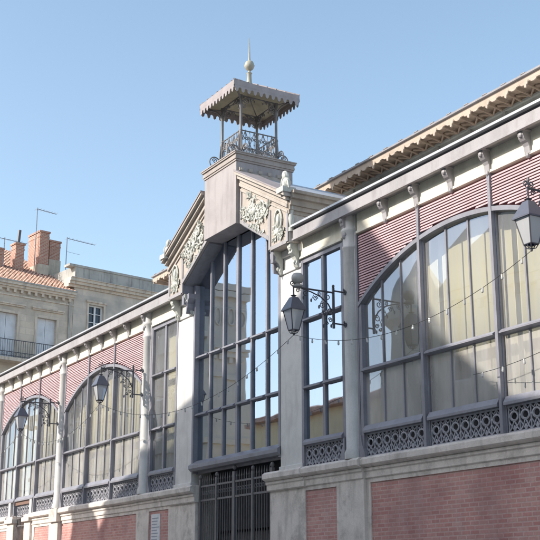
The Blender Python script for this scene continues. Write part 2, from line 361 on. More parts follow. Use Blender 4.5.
GY = .062     # glass plane
def arched_bay(cx, nblank=None):
    x0, x1 = cx - HW, cx + HW
    lw = 2 * HW / 3
    fr = MB()
    # arch band
    n = 36; po = []; pi_ = []
    for k in range(n + 1):
        dx = -HW + 2 * HW * k / n
        po.append((cx + dx, arcz(dx) + .06)); pi_.append((cx + dx, arcz(dx) - .022))
    for k in range(n):
        fr.prism([pi_[k], pi_[k + 1], po[k + 1], po[k]], -.042, .117)
    fr.box(x0, x0 + .09, -.02, .14, LEDGE, SPR + .02); fr.box(x1 - .09, x1, -.02, .14, LEDGE, SPR + .02)
    win = fr.build('arched_window', M['frame'], hall)
    # mullions run through to the frieze
    for s in (-1, 1):
        mx = cx + s * lw / 2
        mb = MB(); mb.box(mx - .034, mx + .034, -.056, .13, LEDGE, LTOP); mb.box(mx - .05, mx + .05, .023, .126, LEDGE, arcz(lw / 2))
        mb.build('mullion', M['frame'], win, bevel=.006)
    tr = MB()
    segs = [(x0 + .09, cx - lw / 2 - .075), (cx - lw / 2 + .075, cx + lw / 2 - .075), (cx + lw / 2 + .075, x1 - .09)]
    for a, b in segs:
        tr.prism([(-.07, TRAN - .03), (-.07, TRAN - .005), (.0, TRAN + .045), (.12, TRAN + .045), (.12, TRAN - .05), (.02, TRAN - .05)], a, b, 'x')
    tr.build('transom', M['frame'], win)
    sb = MB()
    for a, b in segs:
        sb.prism([(-.06, PANT + .005), (-.06, PANT + .05), (.0, SILL + .03), (.12, SILL + .03), (.12, PANT + .005)], a, b, 'x')
    sb.build('sill', M['frame'], win)
    up = MB(); lo = MB()
    for a, b in segs:
        mu = MB()
        for k in (1, 2):
            x = a + (b - a) * k / 3
            mu.box(x - .014, x + .014, .034, .075, SILL + .03, TRAN - .05)
            mu.box(x - .015, x + .015, .034, .075, TRAN + .045, arcz(x - cx) - .03)
        mu.box(a, b, .055, .075, TRAN - .045, TRAN + .04)
        mu.build('glazing_bar', M['frame'], win)
        for k in range(3):
            xa = a + (b - a) * k / 3; xb = a + (b - a) * (k + 1) / 3
            t1, t2, t3 = [random.uniform(-.004, .004) for _ in range(3)]
            m_ = 5; top = [(xb + (xa - xb) * i / m_) for i in range(m_ + 1)]
            zt = [arcz(x - cx) for x in top]
            Y = lambda x, z: GY + t1 * (x - xa) / (xb - xa) * 1.5 + t2 * (z - TRAN) / 2
            pts = [(xa, Y(xa, TRAN), TRAN), (xb, Y(xb, TRAN), TRAN)] + [(x, Y(x, z), z) for x, z in zip(top, zt)]
            up.add(pts, [tuple(range(len(pts)))])
            t1, t2 = random.uniform(-.004, .004), random.uniform(-.004, .004)
            lo.add([(xa, GY + t1, SILL), (xb, GY + t2, SILL), (xb, GY - t1, TRAN), (xa, GY - t2, TRAN)], [(0, 1, 2, 3)])
    up.build('pane', M['glassb'], win); lo.build('pane', M['glassm'], win)
    # louvres
    lv = MB(); z = LTOP - .05; pitch = .053
    xs = [(x0 + .03, cx - lw / 2 - .045), (cx - lw / 2 + .045, cx + lw / 2 - .045), (cx + lw / 2 + .045, x1 - .03)]
    def slat(a, b, z):
        j = random.uniform(-.003, .003)
        lv.add([(a, -.022 + j, z - .043), (b, -.022 + j, z - .043), (b, -.004 + j, z - .004), (a, -.004 + j, z - .004), (a, .05, z + .012), (b, .05, z + .012), (a, -.012 + j, z - .047), (b, -.012 + j, z - .047), (b, .05, z + .002), (a, .05, z + .002)],
               [(0, 1, 2, 3), (3, 2, 5, 4), (6, 9, 8, 7), (0, 6, 7, 1)])
    while z > SPR - .05:
        zz = z - .05
        for a, b in xs:
            if zz > APEX + .075: slat(a, b, z); continue
            inner = sqrt(max(RR * RR - (zz - .07 - ZC) ** 2, 0))
            if inner <= 0: slat(a, b, z); continue
            if a < cx - inner: slat(a, min(b, cx - inner), z)
            if b > cx + inner: slat(max(a, cx + inner), b, z)
        z -= pitch
    lv.build('louvre', M['louvre'], hall)
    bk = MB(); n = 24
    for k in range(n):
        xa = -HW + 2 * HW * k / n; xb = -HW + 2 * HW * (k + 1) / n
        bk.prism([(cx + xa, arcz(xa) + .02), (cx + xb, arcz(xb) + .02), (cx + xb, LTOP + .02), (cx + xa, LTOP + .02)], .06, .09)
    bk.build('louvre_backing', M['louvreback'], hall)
    for a, b in ((x0 + .09, cx - lw / 2 - .075), (cx - lw / 2 + .075, cx + lw / 2 - .075), (cx + lw / 2 + .075, x1 - .09)):
        if nblank and nblank[0] < (a + b) / 2 < nblank[1]: continue
        hexpanel(a, b, LEDGE + .01, PANT, .03)
    # frieze strip + brackets
    f = MB(); f.box(x0 - .0, x1 + .0, -.02, .10, LTOP, 8.86); f.box(x0, x1, -.05, -.02, LTOP, LTOP + .05)
    f.build('frieze', M['cream'], hall, bevel=.004)
    for k in range(-2, 3):
        bracket(cx + k * lw / 2)

for i, cx in enumerate(bays):
    arched_bay(cx, (-38.9, -36.2) if i == 2 else None)

# columns between the bays
def column(x0, x1, wide_right):
    cx = (x0 + x1) / 2; w = (x1 - x0)
    mb = MB()
    mb.box(x0 + .05, x1 - .05, -.0, .16, LEDGE, 8.84)
    mb.lathe([(.19, LEDGE), (.19, LEDGE + .12), (.155, LEDGE + .2), (.15, 6.2), (.145, 8.14), (.17, 8.17), (.17, 8.21), (.148, 8.24), (.148, 8.46), (.185, 8.52), (.19, 8.56), (.165, 8.60), (.165, 8.84)], cx, .01, 24)
    o = mb.build('column', M['white'], hall, smooth=True)
    fl = MB()
    for s in (-1, 1):
        xe = x0 if s < 0 else x1
        fl.box(xe - .06 if s > 0 else xe, xe if s > 0 else xe + .06, -.015, .15, LEDGE, LTOP)
        pr = [(0, 0), (.16, 0), (.15, .1), (.10, .2), (.06, .3), (.05, .42), (0, .46)]
        fl.prism([(xe + s * (a - .0), LEDGE + b) for a, b in pr], -.045, .02)
    fl.build('jamb', M['frame'], hall)
    bracket(cx, -.12, dep=.10, w=.12)
    # swan-neck consoles either side of the capital
    return o
for a, b in COLX: column(a, b, True)

# piers of the pavilion
for x0, x1 in ((-25.69, -24.80), (-20.58, -19.71)):
    mb = MB(); mb.box(x0, x1, 0, .55, LEDGE, 8.75); mb.box(x0 - .03, x1 + .03, -.03, .5, LEDGE, LEDGE + .10)
    mb.box(x0 - .03, x1 + .03, -.035, .5, 8.25, 8.34); mb.box(x0 - .05, x1 + .05, -.06, .5, 8.62, 8.77)
    mb.box(x0 + .01, x1 - .01, .13, .56, 8.74, 9.3)
    mb.build('pier', M['pier'], hall, bevel=.012)
    for cx in (x0 + .09, x1 - .09):
        mb = MB()
        P = [(0, 0), (-.24, 0), (-.24, -.09), (-.19, -.15), (-.21, -.21), (-.12, -.28), (-.07, -.38), (-.09, -.44), (-.04, -.51), (0, -.53)]
        mb.prism([(-.02 + a, 8.77 + b) for a, b in P], cx - .07, cx + .07, 'x')
        mb.ell((cx, -.22, 8.66), .05, .04, .06); mb.ell((cx, -.11, 8.38), .04, .04, .055)
        mb.build('console', M['relief'], hall, bevel=.008)

# narrow bays
for x0, x1 in ((-19.71, -18.11), (-27.29, -25.69)):
    fr = MB(); cx = (x0 + x1) / 2; top = 8.38
    fr.box(x0, x0 + .08, -.01, .14, LEDGE, top); fr.box(x1 - .08, x1, -.01, .14, LEDGE, top); fr.box(x0, x1, .0, .135, top - .06, LTOP + .01)
    win = fr.build('narrow_window', M['frame'], hall)
    mb = MB(); mb.box(cx - .045, cx + .045, .02, .11, SILL, top - .06); mb.build('mullion', M['frame'], win)
    for zt in (5.62, 7.06):
        t_ = MB()
        for a, b in ((x0 + .08, cx - .05), (cx + .05, x1 - .08)):
            t_.prism([(-.05, zt - .03), (-.05, zt), (.02, zt + .04), (.12, zt + .04), (.12, zt - .04), (.02, zt - .04)], a, b, 'x')
        t_.build('transom', M['frame'], win)
    sb = MB(); sb.prism([(-.06, PANT), (-.06, PANT + .05), (.0, SILL), (.12, SILL), (.12, PANT)], x0 + .08, x1 - .08, 'x'); sb.build('sill', M['frame'], win)
    pn = MB()
    for a, b in ((x0, cx), (cx, x1)):
        for z0, z1 in ((SILL - .02, 5.62), (5.62, 7.06), (7.06, top)):
            t = [random.uniform(-.002, .002) for _ in range(2)]
            pn.add([(a, GY + t[0], z0), (b, GY + t[1], z0), (b, GY - t[0], z1), (a, GY - t[1], z1)], [(0, 1, 2, 3)])
    pn.build('pane', M['glass'] if x0 > -22 else M['glassb'], win)
    hexpanel(x0 + .08, x1 - .08, LEDGE + .01, PANT, .03)
    f = MB(); f.box(x0, x1, -.02, .10, LTOP, 8.86); f.box(x0, x1, -.05, -.02, LTOP, LTOP + .05); f.build('frieze', M['cream'], hall, bevel=.004)

# fascia, gutter and soffit on both wings
for x0, x1 in ((XL, -25.72), (-19.66, XR)):
    mb = MB(); mb.box(x0, x1, -.24, -.19, 8.83, 9.03); mb.box(x0, x1, -.265, -.19, 8.795, 8.835)
    mb.box(x0, x1, -.19, .3, 8.84, 8.88)
    mb.build('fascia', M['grey'], hall, bevel=.004)
    mb = MB(); mb.box(x0, x1, -.20, -.14, 9.03, 9.095); mb.build('gutter_shadow_board', M['iron'], hall)
    mb = MB(); mb.box(x0, x1, -.29, -.12, 9.095, 9.14); mb.add([(x0, -.14, 9.138), (x1, -.14, 9.138), (x1, 3.6, 10.0), (x0, 3.6, 10.0), (x0, -.14, 9.11), (x1, -.14, 9.11), (x1, 3.6, 9.9), (x0, 3.6, 9.9)], [(0, 1, 2, 3), (4, 7, 6, 5), (0, 4, 5, 1), (3, 2, 6, 7), (0, 3, 7, 4), (1, 5, 6, 2)])
    mb.build('lean_to_roof', M['zinc'], hall)

# plinth: stone frame, brick panels, ledge
def ledge(x0, x1, yf, endl=0, endr=0):
    prof = [(yf, LEDGE - .20), (yf - .10, LEDGE - .16), (yf - .12, LEDGE - .14), (yf - .12, LEDGE - .045), (yf - .10, LEDGE - .03), (yf - .06, LEDGE), (.5, LEDGE), (.5, LEDGE - .20)]
    mb = MB(); mb.prism(prof, x0 - endl, x1 + endr, 'x')
    mb.prism([(yf + .03, LEDGE - .40), (yf + .0, LEDGE - .38), (yf + .0, LEDGE - .27), (yf - .03, LEDGE - .25), (yf - .03, LEDGE - .20), (.5, LEDGE - .20), (.5, LEDGE - .40)], x0, x1, 'x')
    mb.build('ledge', M['ledge'], hall, bevel=.006)
def plinth(x0, x1, yf, panels):
    mb = MB(); gridwall(mb, x0, x1, 0, LEDGE - .40, [(a, b, .5, 3.50) for a, b in panels], yf + .03, .5)
    mb.build('plinth', M['stone'], hall)
    for a, b in panels:
        p = MB(); p.box(a, b, yf + .055, .45, .5, 3.50); p.build('brick_panel', M['brick'], hall)
ledge(-19.71 + .2, -17.5, -.07); ledge(-21.0, -19.51, -.10)
ledge(-25.89, -24.42, -.10); ledge(-27.9, -25.89, -.07)
plinth(-20.95, -17.5, -.07, [(-19.55, -18.42)])
plinth(-27.9, -24.47, -.07, [(-27.12, -25.95)])
for x0, x1 in ((-17.5, -11.16), (-11.16, XR), (-34.22, -27.9), (-46.6, -40.58)):
    ledge(x0, x1, -.01)
    plinth(x0, x1, -.01, [(x0 + .12 if x0 != -34.22 else x0 + .55, x1 - .12 if x1 < -12 else x1 - .5)])
ledge(-40.58, -38.75, -.01); ledge(-36.35, -34.22, -.01)
plinth(-40.58, -38.75, -.01, [(-40.1, -38.95)]); plinth(-36.35, -34.22, -.01, [(-36.15, -34.75)])
# pilasters with caps under the iron columns of the left wing
for a, b in (COLX[2], COLX[3]):
    mb = MB(); mb.box(a - .06, b + .06, -.09, .3, 0, LEDGE - .41); mb.box(a - .1, b + .1, -.16, .3, LEDGE - .41, LEDGE - .002); mb.build('pilaster', M['stone'], hall, bevel=.01)
# small side door
d = MB(); d.box(-38.05, -36.95, .16, .2, 0, 4.32); door = d.build('side_door', simple('door_brown', (.16, .09, .065), .6), hall)
b_ = MB()
for k in range(9):
    x = -37.98 + k * .12; b_.tube([(x, .06, 0), (x, .06, 3.98)], .014, 6)
b_.box(-38.05, -36.95, .045, .075, 3.86, 3.90); b_.box(-38.05, -36.95, .045, .075, 3.60, 3.64); b_.build('bars', M['gateiron'], door)
lt = MB(); lt.box(-38.3, -36.55, -.01, .2, 4.30, 4.42); lt.build('lintel', simple('lintel_brown', (.22, .13, .10), .6), door)
for a, b in ((-38.75, -38.05), (-36.95, -36.35)):
    mb = MB(); mb.box(a, b, -.06, .4, 0, LEDGE - .26); mb.box(a - .07, b + .07, -.14, .4, LEDGE - .26, LEDGE - .12); mb.box(a + .03, b - .03, -.1, .4, LEDGE - .12, LEDGE - .03)
    mb.build('door_jamb', M['stone'], hall, bevel=.01)
for a, b in ((-38.72, -38.5), (-36.55, -36.33)):
    mb = MB(); mb.box(a, b, -.05, .14, LEDGE - .03, PANT + .06); mb.build('door_post', M['white'], hall)
hexpanel(-38.5, -36.55, LEDGE - .05, 4.3, .05)

# central window
gx0, gx1 = -24.80, -20.58
fr = MB(); fr.box(gx0, gx0 + .08, .10, .32, 4.28, 9.0); fr.box(gx1 - .08, gx1, .10, .32, 4.28, 9.0); fr.box(gx0, gx1, .25, .31, 4.26, 4.40)
cw = fr.build('central_window', M['frame'], hall)
def soff(x):
    dx = abs(x - XC)
    return 9.95 if dx < .82 else 9.95 - (dx - .82) * .53
for k in range(1, 6):
    x = gx0 + .06 + (gx1 - gx0 - .12) * k / 6; w = .065 if k == 3 else .042
    mb = MB(); mb.box(x - w * .75, x + w * .75, .185, .25, 4.55, soff(x) + .1); mb.build('mullion', M['frame'], cw, bevel=.006)
for z in (7.14, 5.70):
    mb = MB()
    for k in range(6):
        a = gx0 + .06 + (gx1 - gx0 - .12) * k / 6 + .05; b = gx0 + .06 + (gx1 - gx0 - .12) * (k + 1) / 6 - .05
        mb.prism([(.12, z - .03), (.12, z), (.19, z + .04), (.25, z + .04), (.25, z - .04), (.19, z - .04)], a, b, 'x')
    mb.build('transom', M['frame'], cw)
mb = MB(); mb.prism([(.02, 4.38), (.02, 4.46), (.2, 4.58), (.38, 4.58), (.38, 4.32), (.08, 4.32)], gx0, gx1, 'x'); mb.build('sill', M['frame'], cw, bevel=.006)
pn = MB()
for k in range(6):
    a = gx0 + .06 + (gx1 - gx0 - .12) * k / 6; b = gx0 + .06 + (gx1 - gx0 - .12) * (k + 1) / 6
    for z0, z1 in ((4.5, 5.70), (5.70, 7.14), (7.14, None)):
        t = [random.uniform(-.003, .003) for _ in range(2)]
        za, zb = (z1, z1) if z1 else (soff(a) + .12, soff(b) + .12)
        pn.add([(a, .235 + t[0], z0), (b, .235 + t[1], z0), (b, .235 - t[0], zb), (a, .235 - t[1], za)], [(0, 1, 2, 3)])
pn.build('pane', M['glass'], cw)

cw.location.y -= .11
# gate under the central window
gt = empty('gate_pivot', (0, 0, 0)); bpy.data.objects.remove(gt)
gp = MB(); px = [-24.38, -23.55, -22.70, -21.85, -21.02]
for i, x in enumerate(px):
    w = .035 if i != 2 else .05
    gp.box(x - w, x + w, .02, .09, 0, 4.10 if i != 2 else 4.16); gp.ell((x, .055, 4.16 if i != 2 else 4.25), .05, .05, .06)
gate = gp.build('gate', M['gateiron'], hall)
rl = MB()
for z in (3.60, 3.93): rl.box(-24.42, -20.98, .035, .075, z - .022, z + .022)
for z in (.2, 1.2): rl.box(-24.42, -20.98, .035, .075, z - .025, z + .025)
rl.tube([(-24.38, .055, .1), (-24.38, .055, 4.0)], .02, 5); rl.build('gate_rail', M['gateiron'], gate)
br = MB()
for k in range(31):
    x = -24.38 + 3.36 * k / 30
    br.tube([(x, .055, .1), (x, .055, 4.06)], .012, 5)
    br.tube([(x, .055, 4.04), (x, .055, 4.09), (x, .055, 4.18)], .022, 5, .002)
    if k < 30:
        xm = x + .056
        br.tube([(xm + .04 * cos(a), .055, 3.77 + .04 * sin(a)) for a in [2 * pi * j / 8 for j in range(9)]], .008, 4, cap=False)
br.build('gate_bars', M['gateiron'], gate)
gk = MB(); gk.box(-24.47, -20.95, .5, .54, 2.9, 4.32); gk.build('gate_gloom_sheet', M['dark'], hall)  # near-black sheet stands in for the dim interior behind the gate
gk = MB()
for k in range(5):
    a = -24.4 + k * .7
    gk.box(a, a + .64, .62, .66, 0, 2.85)
gk.build('entrance_doors', stained('door_panels', (.13, .12, .12), (.08, .07, .07), .5, .4, 2, .1), hall)

# ---------------- gable
GF = -.30
mb = MB()
hw = 2.97; si = 2.17
outer = [(-hw, 8.77), (-si, 8.77), (-si, 9.02), (-.84, 9.79), (-.84, 11.02), (-hw, 9.86)]
for s in (-1, 1):
    poly = [(XC + s * a, b) for a, b in outer]
    mb.prism(poly, GF, .12)
mb.box(XC - .85, XC + .85, -.1, .11, 9.98, 11.0)
mb.build('gable', M['gable'], hall)
# soffit depth
mb = MB()
for s in (-1, 1):
    mb.prism([(XC + s * a, b) for a, b in [(-si + .006, 8.99), (-.83, 9.765), (-.83, 9.95), (-si + .006, 9.2)]], GF + .04, .45)
mb.box(XC - .9, XC + .9, .0, .5, 9.84, 9.97)
for s in (-1, 1):
    mb.box(XC + s * (si - .015), XC + s * (si + .10), GF + .03, .5, 8.5, 9.3)
    P = [(0, 0), (-.16, 0), (-.15, -.12), (-.07, -.24), (-.08, -.34), (-.02, -.48), (0, -.5)]
    mb.prism([(XC + s * (si + .0 + a * 1), 8.77 + b) for a, b in P], -.2, .1)
mb.build('gable_soffit', M['frame'], hall)
# raking cornices
for s in (-1, 1):
    mb = MB()
    def rk(o0, o1, y, e=0):
        sl = (11.02 - 9.86) / (hw - .84)
        A = (-(hw + e), 9.86 - e * sl); B = (-.84, 11.02)
        return [(XC + s * A[0], A[1] + o0), (XC + s * B[0], B[1] + o0), (XC + s * B[0], B[1] + o1), (XC + s * A[0], A[1] + o1)]
    for o0, o1, y, e in ((-.42, -.36, -.33, 0), (-.30, -.22, -.36, .02), (-.22, -.12, -.34, .02), (-.12, -.02, -.42, .07), (-.02, .05, -.50, .12)):
        mb.prism(rk(o0, o1, y, e), y, .1)
    mb.build('raking_cornice', M['gable'], hall, bevel=.004)
    mb = MB(); mb.prism(rk(.05, .085, 0, .12), -.52, .1); mb.build('cornice_flashing', M['lantern_roof'], hall)
    # panel frames
    mb = MB()
    for a, b in ((-hw, -hw + .07), (-si - .06, -si + .02)):
        mb.box(XC + s * a, XC + s * b, -.325, -.29, 8.80, 9.45 if a == -hw else 9.72)
    mb.box(XC + s * (-hw + .07), XC + s * (-si - .06), -.325, -.29, 8.77, 8.86)
    mb.prism([(XC + s * a, b) for a, b in [(-si + .02, 9.03), (-.84, 9.80), (-.84, 9.90), (-si + .02, 9.13)]], -.33, -.29)
    mb.box(XC + s * (-.90), XC + s * (-.84), -.33, -.29, 9.90, 10.6)
    mb.build('panel_moulding', M['grey'], hall, bevel=.004)

def leaf(mb, c, L, Wd, ang, d=.05):
    ca, sa = cos(ang), sin(ang)
    def P(a, b, h): return (c[0] + a * ca - b * sa, c[1] - h, c[2] + a * sa + b * ca)
    vs = [P(-L * .5, 0, 0), P(-L * .15, Wd, .005), P(L * .2, Wd * .55, .01), P(L * .5, 0, d), P(L * .2, -Wd * .55, .01), P(-L * .15, -Wd, .005), P(-L * .1, 0, d * .8), P(L * .2, 0, d)]
    mb.add(vs, [(0, 1, 6), (1, 2, 7, 6), (2, 3, 7), (7, 3, 4), (6, 7, 4, 5), (0, 6, 5), (0, 5, 4, 3, 2, 1)])
def ornament(mb, cx, cz, w, h, y, ang=0, seed=0, dens=1.0):
    R_ = random.Random(seed)
    def T(a, b): return (cx + a * cos(ang) - b * sin(ang), y, cz + a * sin(ang) + b * cos(ang))
    mb.ell((cx, y + .003, cz), w * .30, .006, h * .14, 16, 6, ang)
    for sg in (-1, 1):
        for q in range(int(3 * dens)):
            ox, oz = sg * w * R_.uniform(.08, .34), h * R_.uniform(-.28, .28); r0 = min(w, h) * R_.uniform(.13, .2); a0 = R_.uniform(0, 6.28); dr = R_.choice((-1, 1))
            pts = []
            for i in range(16):
                t = i / 15; rr = r0 * (1 - .78 * t); a = a0 + dr * t * 7.5
                p = T(ox + rr * cos(a), oz + rr * sin(a)); pts.append((p[0], y - .02 - .02 * t, p[2]))
            mb.tube(pts, .03, 5, .018)
        for q in range(int(9 * dens)):
            ox, oz = sg * w * R_.uniform(.02, .45), h * R_.uniform(-.45, .45)
            p = T(ox, oz); a = math.atan2(oz, ox) + ang + R_.uniform(-.9, .9)
            for da in (-.55, 0, .55): leaf(mb, (p[0] + .04 * cos(a + da), y - .005, p[2] + .04 * sin(a + da)), R_.uniform(.12, .17), R_.uniform(.022, .034), a + da, R_.uniform(.03, .06))
    p = T(0, 0)
    mb.ell((p[0], y - .015, p[2]), .085, .06, .10, 10, 6)
    for k in range(8):
        a = k * pi / 4; mb.ell((p[0] + .13 * cos(a), y - .01, p[2] + .13 * sin(a)), .03, .03, .065, 6, 4, a + pi / 2)
for s in (-1, 1):
    mb = MB()
    ornament(mb, XC + s * 1.52, 9.90, 1.36, .74, -.31, -s * .50, 3 + s, 2.6)
    mb.build('carved_relief', M['relief'], hall, smooth=True)
    mb = MB(); cx = XC + s * 2.58; cz = 9.28
    mb.tube([(cx + .15 * cos(a) * (1 - .12 * abs(sin(a))), -.33, cz + .08 + .26 * sin(a)) for a in [2 * pi * j / 16 for j in range(17)]], .026, 6, cap=False)
    mb.ell((cx, -.32, cz + .1), .07, .06, .16); ornament(mb, cx, cz - .17, .40, .32, -.31, 0, 11 + s, .8)
    mb.build('carved_relief', M['relief'], hall, smooth=True)
    # acroterion
    mb = MB(); ax = XC + s * 2.98; z0 = 9.93
    mb.box(ax - .14, ax + .14, -.53, -.2, z0 - .06, z0 + .06)
    mb.ell((ax, -.36, z0 + .17), .12, .1, .15); mb.ell((ax - s * .03, -.36, z0 + .36), .085, .085, .13, rot=.3 * s)
    for k in range(6):
        a = k * 1.05; mb.ell((ax + .10 * cos(a), -.38 + .06 * sin(a), z0 + .16 + .05 * sin(2 * a)), .035, .035, .11, 6, 4, rot=.5 * cos(a))
    for sg in (-1, 1):
        mb.tube([(ax + sg * (.06 + .11 * t) , -.4, z0 + .08 + .14 * sin(t * 3.6)) for t in [i / 8 for i in range(9)]], .035, 6, .018)
    mb.build('acroterion', M['relief'], hall, smooth=True)
    # urn-like side corbels at the return of the cornice
    mb = MB()
    mb.lathe([(.07, 9.02), (.07, 9.1), (.04, 9.13), (.06, 9.22), (.075, 9.32), (.05, 9.42), (.045, 9.46), (.075, 9.52), (.075, 9.62), (.04, 9.68)], XC + s * (hw + .01), -.24, 10)
    mb.build('side_console', M['relief'], hall, smooth=True)
# side walls + level side cornices of the pavilion
for s in (-1, 1):
    xo = XC + s * hw
    mb = MB(); mb.box(xo + s * .012, xo - s * .15, -.285, 3.6, 8.78, 9.86); mb.build('side_wall', M['stone'], hall)
    mb = MB()
    for z0, z1, o in ((9.42, 9.50, .04), (9.50, 9.60, .08), (9.60, 9.74, .12), (9.74, 9.84, .20), (9.84, 9.91, .26)):
        mb.box(xo - s * .1, xo + s * o, -.315, 3.6, z0, z1)
    mb.build('side_cornice', stained('side_cornice_stone', (.40, .34, .28), (.22, .18, .15), .8, .5, 2, .3), hall, bevel=.004)
# pavilion roof
mb = MB(); mb.prism([(XC - hw, 9.9), (XC - .84, 11.04), (XC + .84, 11.04), (XC + hw, 9.9), (XC + hw, 9.8), (XC - hw, 9.8)], .1, 4.0); mb.build('pavilion_roof', M['zinc'], hall)

# ---------------- belvedere on top
mb = MB(); mb.box(XC - .81, XC + .81, -.42, 1.15, 9.80, 11.36)
bel = mb.build('belvedere', M['boxp'], hall, bevel=.01)
mb = MB()
for z0, z1, o in ((11.36, 11.41, .02), (11.41, 11.46, .04), (11.46, 11.53, .035), (11.53, 11.57, .065), (11.57, 11.60, .08)):
    mb.box(XC - .81 - o, XC + .81 + o, -.42 - o, 1.15 + o, z0, z1)
mb.build('cornice', stained('belvedere_cornice', (.38, .33, .30), (.22, .18, .16), .7, .4, 3, .2), bel, bevel=.003)
mb = MB()
for k in range(6):
    y = -.3 + k * .26; mb.box(XC + .81, XC + .86, y - .05, y + .05, 11.12, 11.20); mb.ell((XC + .85, y, 11.15), .03, .04, .05, 6, 4)
mb.box(XC + .81, XC + .84, -.38, 1.1, 10.98, 11.12)
mb.build('cornice_blocks', M['gable'], bel)
YC = .38
pp = [(sx * .48, YC + sy * .5) for sx in (-1, 1) for sy in (-1, 1)]
for x, y in pp:
    mb = MB(); X = XC + x
    mb.lathe([(.06, 11.60), (.06, 11.66), (.042, 11.70), (.040, 12.2), (.055, 12.24), (.036, 12.3), (.033, 12.9), (.055, 12.96), (.055, 13.02), (.034, 13.06), (.05, 13.25)], X, y, 10)
    mb.ell((X, y, 12.33), .04, .04, .04, 8, 5)
    mb.build('post', M['post'], bel, smooth=True)
def scroll(cx, cz, r, a0, d, turns=1.3, n=14):
    return [(cx + r * (1 - .75 * i / n) * cos(a0 + d * turns * 2 * pi * i / n), cz + r * (1 - .75 * i / n) * sin(a0 + d * turns * 2 * pi * i / n)) for i in range(n + 1)]
def ironwork(mb, A, B, z0, z1, n=4, r=.011):
    A = Vector(A); B = Vector(B); L = (B - A).length; u = (B - A) / L
    def P(s, z): return (A.x + u.x * s, A.y + u.y * s, z)
    for z in (z0, z1): mb.tube([P(0, z), P(L, z)], r * 1.5, 5)
    for k in range(n + 1): mb.tube([P(L * k / n, z0), P(L * k / n, z1)], r, 5)
    h = z1 - z0; w = L / n
    for k in range(n):
        c = w * (k + .5)
        for sg in (-1, 1):
            mb.tube([P(s, z) for s, z in scroll(c + sg * w * .2, z0 + h * .72, w * .22, pi / 2 - sg * .4, -sg)], r, 4)
            mb.tube([P(s, z) for s, z in scroll(c + sg * w * .2, z0 + h * .30, w * .24, -pi / 2 + sg * .4, sg)], r, 4)
            mb.tube([P(c + sg * w * .45 * (1 - abs(2 * t - 1)), z0 + h * t) for t in [i / 8 for i in range(9)]], r, 4)
        mb.ell(P(c, z0 + h * .5), .018, .018, .03, 6, 4)
        mb.tube([P(c, z0), P(c, z1 + .03)], r * .8, 4)
for a, b in ((0, 2), (1, 3), (0, 1), (2, 3)):
    mb = MB(); A = (XC + pp[a][0], pp[a][1]); B = (XC + pp[b][0], pp[b][1]); ironwork(mb, A, B, 11.66, 12.33, 4); mb.build('railing', M['post'], bel)
mb = MB()
for x, y in pp:
    for dx, dy in ((1 if x > 0 else -1, 0), (0, 1 if y > YC else -1)):
        cx = .20
        pts = [(cx + .14 * cos(a), 11.76 + .14 * sin(a)) for a in [pi * .95 - t * 4.6 for t in [i / 12 for i in range(13)]]]
        mb.tube([(XC + x + dx * s, y + dy * s, z) for s, z in [(.03, 12.25), (.05, 12.05), (.06, 11.88)] + pts], .016, 5)
        mb.tube([(X_ + dx * a_, y + dy * a_, z) for X_, a_, z in [(XC + x, a_, z) for a_, z in scroll(.20, 11.80, .07, 0, 1)]], .013, 5)
mb.tube([(XC + pp[i][0], pp[i][1], 11.615) for i in (0, 2, 3, 1, 0)], .015, 5)
mb.build('corner_scroll', M['post'], bel)
# canopy
CA, CB = .90, .93
mb = MB()
for x0, x1, y0, y1 in ((XC - CA, XC + CA, YC - CB, YC - CB + .03), (XC - CA, XC + CA, YC + CB - .03, YC + CB), (XC - CA, XC - CA + .03, YC - CB + .03, YC + CB - .03), (XC + CA - .03, XC + CA, YC - CB + .03, YC + CB - .03)):
    mb.box(x0, x1, y0, y1, 13.27, 13.40)
def scal(mb, A, B, z, dep, w, th, top=0.0):
    A = Vector(A); B = Vector(B); L = (B - A).length; u = (B - A) / L; nrm = Vector((-u.y, u.x)); n = round(L / w)
    for k in range(n):
        c = L * (k + .5) / n; hw_ = L / n * .5
        prof = [(-hw_, top), (-hw_, -dep * .25), (-hw_ * .8, -dep * .4), (-hw_ * .62, -dep * .35), (-hw_ * .45, -dep * .8), (0, -dep), (hw_ * .45, -dep * .8), (hw_ * .62, -dep * .35), (hw_ * .8, -dep * .4), (hw_, -dep * .25), (hw_, top)]
        vs = []
        for q in (0, th):
            for a, b in prof:
                p = A + u * (c + a) + nrm * q; vs.append((p.x, p.y, z + b))
        m_ = len(prof)
        mb.add(vs, [tuple(range(m_)), tuple(range(2 * m_ - 1, m_ - 1, -1))] + [(i, (i + 1) % m_, (i + 1) % m_ + m_, i + m_) for i in range(m_)])
cn = [(XC - CA, YC - CB), (XC + CA, YC - CB), (XC + CA, YC + CB), (XC - CA, YC + CB)]
for i in range(4): scal(mb, cn[i], cn[(i + 1) % 4], 13.272, .17, .17, .015)
can = mb.build('canopy_fascia', M['lantern_roof'], bel)
mb = MB(); mb.add([(*c, 13.40) for c in cn] + [(XC, YC, 13.86)], [(0, 1, 4), (1, 2, 4), (2, 3, 4), (3, 0, 4)])
for i in range(4):
    A = Vector(cn[i]); B = Vector(cn[(i + 1) % 4])
    for k in range(7):
        p = A + (B - A) * (k + .5) / 7; q = Vector((XC, YC)) + (p - Vector((XC, YC))) * .45
        mb.tube([(p.x, p.y, 13.41), (q.x, q.y, 13.41 + .46 * .55)], .02, 5)
for c in cn: mb.tube([(c[0], c[1], 13.41), (XC, YC, 13.87)], .025, 6)
mb.build('canopy_roof', M['lantern_roof'], bel)
mb = MB(); i_ = .03
mb.add([(XC - CA + i_, YC - CB + i_, 13.36), (XC + CA - i_, YC - CB + i_, 13.36), (XC + CA - i_, YC + CB - i_, 13.36), (XC - CA + i_, YC + CB - i_, 13.36), (XC, YC, 13.52)], [(0, 4, 1), (1, 4, 2), (2, 4, 3), (3, 4, 0)])
